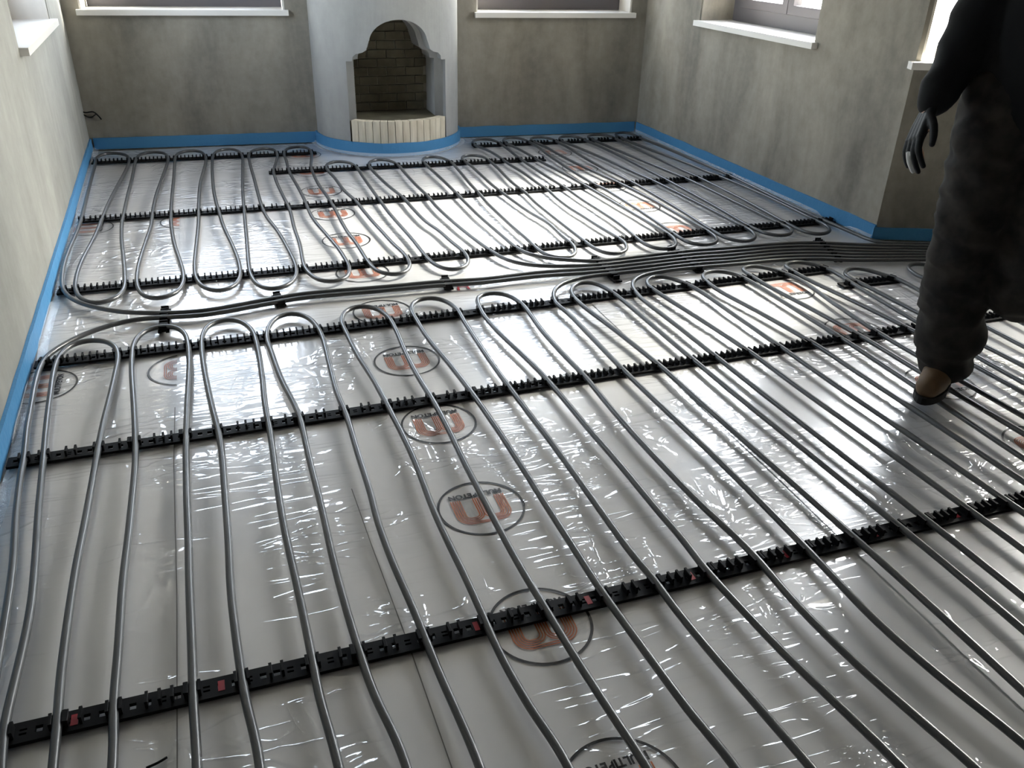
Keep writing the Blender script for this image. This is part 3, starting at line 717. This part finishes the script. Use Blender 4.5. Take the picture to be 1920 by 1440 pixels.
# ------------------------------------------------------------------ small things
g = G(866, 541, .0)
bm = bmesh.new(); strand(bm, [(-.020, -.03), (-.014, .008), (-.004, .024), (.012, .024), (.022, .006), (.024, -.03)], .008); strand(bm, [(-.014, .002), (.02, .002)], .007)
o = from_bm('red_mark', bm, M_RED); o.location = (g[0], g[1], .0062)
tag(o, 'small red scribbled mark on the film beside a black clamp', 'mark')
p0, p1 = G(274, 1440, .006), G(313, 1420, .006)
o = link('cable_tie', tube_mesh('cable_tie', smooth(catmull([p0, ((p0[0] + p1[0]) / 2 + .003, (p0[1] + p1[1]) / 2 - .002, .0075), p1], .004), 1), .0022, 8), M_RAIL)
tag(o, 'short black cable tie offcut on the film by the near rail', 'cable tie')
def backwall(px_, py_, off):
    d = ray(px_, py_); A = np.array(P_BL); B = np.array(P_BR); n = np.array([-(B - A)[1], (B - A)[0]])
    t = ((A - off * n / np.linalg.norm(n)) @ n) / (d[:2] @ n); q = d * t
    return (q[0], q[1], q[2] + CAM_H)
w = [backwall(149, 196, .01), backwall(152, 208, .02), backwall(160, 211, .025), backwall(175, 210, .02), backwall(186, 219, .012), backwall(190, 224, .008)]
o = link('wire', tube_mesh('wire', catmull(w, .005), .004, 8), M_RAIL); tag(o, 'short loose black wire sticking out of the far left corner', 'wire')
w = [backwall(150, 206, .012), backwall(158, 216, .02), backwall(170, 220, .02), backwall(180, 214, .01)]
o = link('wire', tube_mesh('wire', catmull(w, .005), .003, 8), M_RAIL); tag(o, 'thinner loose black wire crossing another in the far left corner', 'wire')

# ------------------------------------------------------------------ person stepping over the pipes
M_JACKET = mat('black_jacket_cloth', (0.006, 0.0065, 0.008), .8, .25)
M_TROUSER = mat('charcoal_work_cloth', (0.030, 0.028, 0.026), .85, .2)
nt, N, L, b = nodes(M_TROUSER)
L.new(ramp(nt, nz(nt, coords(nt), 14, 4), [(.35, (.014, .013, .013)), (.68, (.040, .035, .030))]), b.inputs['Base Color'])
M_BOOT = mat('brown_boot_leather', (0.13, 0.080, 0.040), .6, .4)
M_SOLE = mat('dark_rubber_sole', (0.015, 0.013, 0.012), .7, .3)
M_SKIN = mat('skin', (0.52, 0.33, 0.24), .5, .4)
M_GLOVE = mat('black_glove', (0.006, 0.007, 0.009), .6, .25)
M_TIP = mat('pale_glove_tip', (0.55, 0.56, 0.56), .45, .4)  # pale tone for a patch of the fingertips
M_HAIR = mat('dark_hair', (0.012, 0.010, 0.009), .6, .3)
FD = np.array([-.8, -.6, 0]); LD = np.array([.6, -.8, 0]); UP = np.array([0, 0, 1.]); P0 = np.array([2.03, 1.74, 0])
def W(f_, l_, z_): return P0 + FD * f_ + LD * l_ + UP * z_
def limb(bm, pts, radii, seg=16, squash=None):
    """tapered tube with round ends; squash = (forward, lateral) factors on the section"""
    pts = [np.array(p, float) for p in pts]
    P = [pts[0]]; Rr = [radii[0]]
    cp = catmull(pts, .02); acc = np.r_[0, np.cumsum(np.linalg.norm(np.diff(cp, axis=0), axis=1))]
    kp = [acc[np.argmin(np.linalg.norm(cp - p, axis=1))] for p in pts]
    rr = np.interp(acc, kp, radii)
    t = np.gradient(cp, axis=0); t /= np.linalg.norm(t, axis=1)[:, None] + 1e-12
    rings = []
    def ring(c, tt, r_):
        s_ = np.cross(tt, FD); s_ = s_ / np.linalg.norm(s_) if np.linalg.norm(s_) > .15 else np.cross(tt, LD) / max(np.linalg.norm(np.cross(tt, LD)), 1e-6)
        u_ = np.cross(s_, tt); u_ /= np.linalg.norm(u_)
        out_ = []
        for k in range(seg):
            a = 2 * math.pi * k / seg
            v = r_ * (math.cos(a) * s_ + math.sin(a) * u_)
            if squash is not None: v = v + FD * (v @ FD) * (squash[0] - 1) + LD * (v @ LD) * (squash[1] - 1)
            out_.append(bm.verts.new(tuple(c + v)))
        return out_
    n = 4
    for k in range(n): a = (k + .35) / n * math.pi / 2; rings.append(ring(cp[0] - t[0] * rr[0] * math.cos(a), t[0], rr[0] * math.sin(a)))
    for c, tt, r_ in zip(cp, t, rr): rings.append(ring(c, tt, r_))
    for k in range(n)[::-1]: a = (k + .35) / n * math.pi / 2; rings.append(ring(cp[-1] + t[-1] * rr[-1] * math.cos(a), t[-1], rr[-1] * math.sin(a)))
    for a, c in zip(rings[:-1], rings[1:]):
        for k in range(seg): bm.faces.new((a[k], a[(k + 1) % seg], c[(k + 1) % seg], c[k]))
    bm.faces.new(rings[0][::-1]); bm.faces.new(rings[-1])
def blob(bm, c, r3, rot=None):
    q = bmesh.ops.create_uvsphere(bm, u_segments=20, v_segments=14, radius=1.0)
    for v in q['verts']:
        w_ = FD * v.co.x * r3[0] + LD * v.co.y * r3[1] + UP * v.co.z * r3[2]
        v.co = Vector(tuple(np.array(c) + w_))
def fuse(name, bm, voxel, material, parent=None, sm=4, folds=None):
    bmesh.ops.recalc_face_normals(bm, faces=bm.faces)
    o = from_bm(name, bm)
    md = o.modifiers.new('r', 'REMESH'); md.mode = 'VOXEL'; md.voxel_size = voxel
    md = o.modifiers.new('s', 'SMOOTH'); md.iterations = sm; md.factor = .5
    me = baked(o); o.modifiers.clear(); old = o.data; o.data = me; bpy.data.meshes.remove(old)
    me.materials.clear(); me.materials.append(material); me.name = name
    if folds:
        nrm = [v.normal.copy() for v in me.vertices]
        for v, nn in zip(me.vertices, nrm): v.co += nn * folds(v.co)
    for p in me.polygons: p.use_smooth = True
    if parent is not None: o.parent = parent
    return o
# joints (forward, left, up)
rA, rK, rH = W(.0, .005, .10), W(.055, -.025, .50), W(.02, -.025, .86)
lA, lK, lH = W(-.37, .185, .35), W(.02, .145, .395), W(.0, .145, .86)
pel, wai, che, nec, hed = W(.0, .06, .92), W(.005, .06, 1.06), W(.03, .06, 1.26), W(.045, .06, 1.42), W(.09, .06, 1.565)
rS, rE, rW = W(.01, -.105, 1.335), W(.05, -.165, 1.005), W(.145, -.192, .868)
lS, lE, lW = W(.01, .245, 1.335), W(-.12, .305, 1.06), W(-.10, .33, .81)
def hand(bm, wrist, dirv, palm_n, th, k=1.0, curl=.25):
    """palm, four fingers and a thumb; dirv along the hand, palm_n out of the palm, th towards the thumb"""
    dirv = dirv / np.linalg.norm(dirv); th = th - dirv * (th @ dirv); th /= np.linalg.norm(th); palm_n = np.cross(dirv, th) * np.sign(np.cross(dirv, th) @ palm_n)
    for o_ in (-.027, -.009, .009, .027):
        limb(bm, [wrist + th * o_ * .65 * k, wrist + dirv * .05 * k + th * o_ * .9 * k, wrist + dirv * .088 * k + th * o_ * k], [.014 * k, .0135 * k, .0115 * k], 10)
    for o_, ln in ((.029, .070), (.010, .079), (-.010, .073), (-.029, .057)):
        b0 = wrist + dirv * .086 * k + th * o_ * k
        sp = th * o_ * .28
        p1 = b0 + (dirv * .45 * ln + palm_n * ln * curl * .25 + sp * .35) * k
        p2 = p1 + (dirv * .32 * ln + palm_n * ln * curl * .7 + sp * .3) * k
        p3 = p2 + (dirv * .22 * ln + palm_n * ln * curl * .8 + sp * .2) * k
        limb(bm, [b0, p1, p2, p3], [.0098 * k, .0090 * k, .0083 * k, .0070 * k], 10)
    b0 = wrist + (dirv * .028 + th * .024) * k
    limb(bm, [b0, b0 + (dirv * .030 + th * .026 + palm_n * .008) * k, b0 + (dirv * .058 + th * .036 + palm_n * .016) * k, b0 + (dirv * .080 + th * .040 + palm_n * .020) * k], [.0135 * k, .0115 * k, .0100 * k, .0080 * k], 10)
ZF = .0764      # the standing boot rests on a pipe
# body
bm = bmesh.new()
limb(bm, [W(0, .06, .86), pel, wai, che, W(.02, .06, 1.37)], [.13, .135, .125, .145, .11], 20, (.75, 1.1))
limb(bm, [W(.02, .06, 1.36), nec, W(.07, .06, 1.49)], [.07, .055, .052])
limb(bm, [rH, rK, W(.02, -.01, .26), rA], [.085, .058, .052, .040]); limb(bm, [lH, lK, (lK + lA) / 2, lA], [.085, .058, .052, .040])
limb(bm, [rS, rE, rW], [.056, .042, .029]); limb(bm, [lS, lE, lW], [.056, .042, .029])
limb(bm, [W(.02, .0, 1.36), rS], [.06, .055]); limb(bm, [W(.02, .12, 1.36), lS], [.06, .055])
limb(bm, [W(-.02, .005, ZF + .01), W(.05, .0, ZF), W(.10, -.005, ZF - .002)], [.034, .032, .026]); sd_ = lK - lA; sd_ = sd_ / np.linalg.norm(sd_); fa = -UP * .96 - FD * .28; fa -= sd_ * (fa @ sd_); fa /= np.linalg.norm(fa)
limb(bm, [lA, lA - sd_ * .08, lA - sd_ * .085 + fa * .10], [.036, .034, .026])
hdir = rW - rE; hd_r = np.array(W(.215, -.205, .770)) - rW
hand(bm, rW + hd_r / np.linalg.norm(hd_r) * .014, hd_r, LD, FD + LD * .5, .84, .30); hand(bm, lW + FD * .0 - UP * .014, -UP + FD * .05, -LD, FD, .84, .30)
blob(bm, hed, (.098, .078, .122)); blob(bm, hed + FD * .035 - UP * .07, (.060, .056, .048)); blob(bm, hed + FD * .100 - UP * .012, (.018, .013, .024)); blob(bm, hed + FD * .086 + UP * .022, (.020, .052, .010))
for s_ in (-1, 1): blob(bm, hed + LD * s_ * .078 - UP * .005 - FD * .01, (.020, .009, .031))
blob(bm, hed + FD * .088 - UP * .058, (.012, .026, .006)); blob(bm, hed + FD * .086 - UP * .071, (.012, .022, .007))
person = fuse('person', bm, .0075, M_SKIN, sm=3)
tag(person, 'person in black jacket, charcoal work trousers and brown boots stepping over the pipes', 'person')
def fold_fn(amp, sc, zs, seed):
    def fn(co):
        q = Vector((co.x * sc, co.y * sc, co.z * zs)); n1 = noise.noise(q + Vector((seed, 0, 0)))
        return amp * (1 - abs(n1) * 2.2) + amp * .5 * noise.noise(q * 2.3)
    return fn
# trousers
bm = bmesh.new()
limb(bm, [W(0, .06, .84), W(0, .06, .93), W(.005, .06, 1.02)], [.150, .150, .140], 20, (.80, 1.12))
limb(bm, [rH + UP * .02, W(.045, -.028, .68), rK, W(.035, -.02, .33), W(.015, .0, .20), W(.005, .008, .125)], [.112, .100, .086, .084, .092, .078], 20)
limb(bm, [lH + UP * .02, W(.02, .14, .66), lK, W(-.10, .158, .375), W(-.24, .172, .36), W(-.33, .182, .352)], [.112, .100, .092, .088, .090, .080], 20)
trousers = fuse('trousers', bm, .011, M_TROUSER, person, 3, fold_fn(.010, 9, 17, 3))
trousers['label'] = 'loose charcoal work trousers with folds'
# jacket
bm = bmesh.new()
limb(bm, [W(.01, .06, .90), pel + UP * .04, wai, che, W(.02, .06, 1.36)], [.163, .165, .155, .168, .125], 22, (.82, 1.10))
limb(bm, [rS + LD * .05, rS, (rS + rE) / 2, rE, rE * .45 + rW * .55, rW + (rE - rW) * .10], [.080, .074, .064, .059, .050, .043], 18)
limb(bm, [lS - LD * .05, lS, (lS + lE) / 2, lE, lE * .45 + lW * .55, lW + (lE - lW) * .10], [.085, .082, .074, .068, .056, .046], 18)
limb(bm, [W(.02, .0, 1.37), W(.02, .12, 1.37)], [.085, .085]); limb(bm, [W(.02, .06, 1.38), W(.045, .06, 1.44)], [.085, .072])
jacket = fuse('jacket', bm, .011, M_JACKET, person, 3, fold_fn(.007, 8, 11, 9))
jacket['label'] = 'black long-sleeved jacket'
# gloves and a bare wrist
for nm, wr, dv, pn, tt in (('glove', rW, hd_r, LD, FD + LD * .5), ('glove', lW, -UP + FD * .05, -LD, FD)):
    bm = bmesh.new(); hand(bm, wr + dv / np.linalg.norm(dv) * .012, dv, pn, tt, 1.0, .30)
    gl_ = fuse(nm, bm, .0035, M_GLOVE, person, 2); gl_['label'] = 'dark work glove'
    gl_.data.materials.append(M_TIP)
    u_ = dv / np.linalg.norm(dv); tn = tt - u_ * (tt @ u_); tn /= np.linalg.norm(tn)
    for p in gl_.data.polygons:
        q = np.array(p.center) - wr
        if q @ u_ > .135 and -.022 < (q @ tn) < .0: p.material_index = 1
# boots
def boot(ank, heel, ball, toe, shaft_dir):
    bm = bmesh.new()
    limb(bm, [ank + shaft_dir * .07, ank + shaft_dir * .01, heel * .6 + ank * .4], [.056, .054, .050], 16)
    limb(bm, [heel, heel * .5 + ball * .5 + shaft_dir * .012, ball, toe], [.042, .046, .044, .036], 16, None)
    o_ = fuse('boot', bm, .006, M_BOOT, person, 3); o_['label'] = 'brown leather work boot'
    bm = bmesh.new()
    dn = -shaft_dir * .034
    ax = toe - heel; ax /= np.linalg.norm(ax); sd = np.cross(ax, shaft_dir); sd /= np.linalg.norm(sd)
    ln = np.linalg.norm(toe - heel); prof = []
    for k in range(24):
        a = 2 * math.pi * k / 24; c_ = math.cos(a)
        prof.append(heel + ax * (ln / 2 + c_ * (ln / 2 + .042)) + sd * math.sin(a) * (.047 if c_ > 0 else .041) + dn)
    lo = [bm.verts.new(tuple(q - shaft_dir * .010)) for q in prof]; hi = [bm.verts.new(tuple(q + shaft_dir * .012)) for q in prof]
    for k in range(24): bm.faces.new((lo[k], lo[(k + 1) % 24], hi[(k + 1) % 24], hi[k]))
    bm.faces.new(lo[::-1]); bm.faces.new(hi); bmesh.ops.recalc_face_normals(bm, faces=bm.faces)
    from_bm('sole', bm, M_SOLE, o_)
boot(W(-.02, .005, ZF + .09), W(-.045, .008, ZF), W(.08, -.002, ZF), W(.135, -.008, ZF), UP)
sd_ = lK - lA; sd_ = sd_ / np.linalg.norm(sd_); fa = -UP * .96 - FD * .28; fa -= sd_ * (fa @ sd_); fa /= np.linalg.norm(fa)
boot(lA, lA - sd_ * .085 - fa * .04, lA - sd_ * .088 + fa * .10, lA - sd_ * .088 + fa * .165, sd_)
bm = bmesh.new(); blob(bm, hed + UP * .030 - FD * .022, (.094, .086, .105)); blob(bm, hed - FD * .055 - UP * .03, (.05, .07, .07))
hair = fuse('hair', bm, .008, M_HAIR, person, 2); hair['label'] = 'short dark hair'
for s_ in (-1, 1):
    bm = bmesh.new(); blob(bm, hed + FD * .088 + LD * s_ * .032 + UP * .004, (.010, .012, .008))
    from_bm('eye', bm, M_HAIR, person, True)
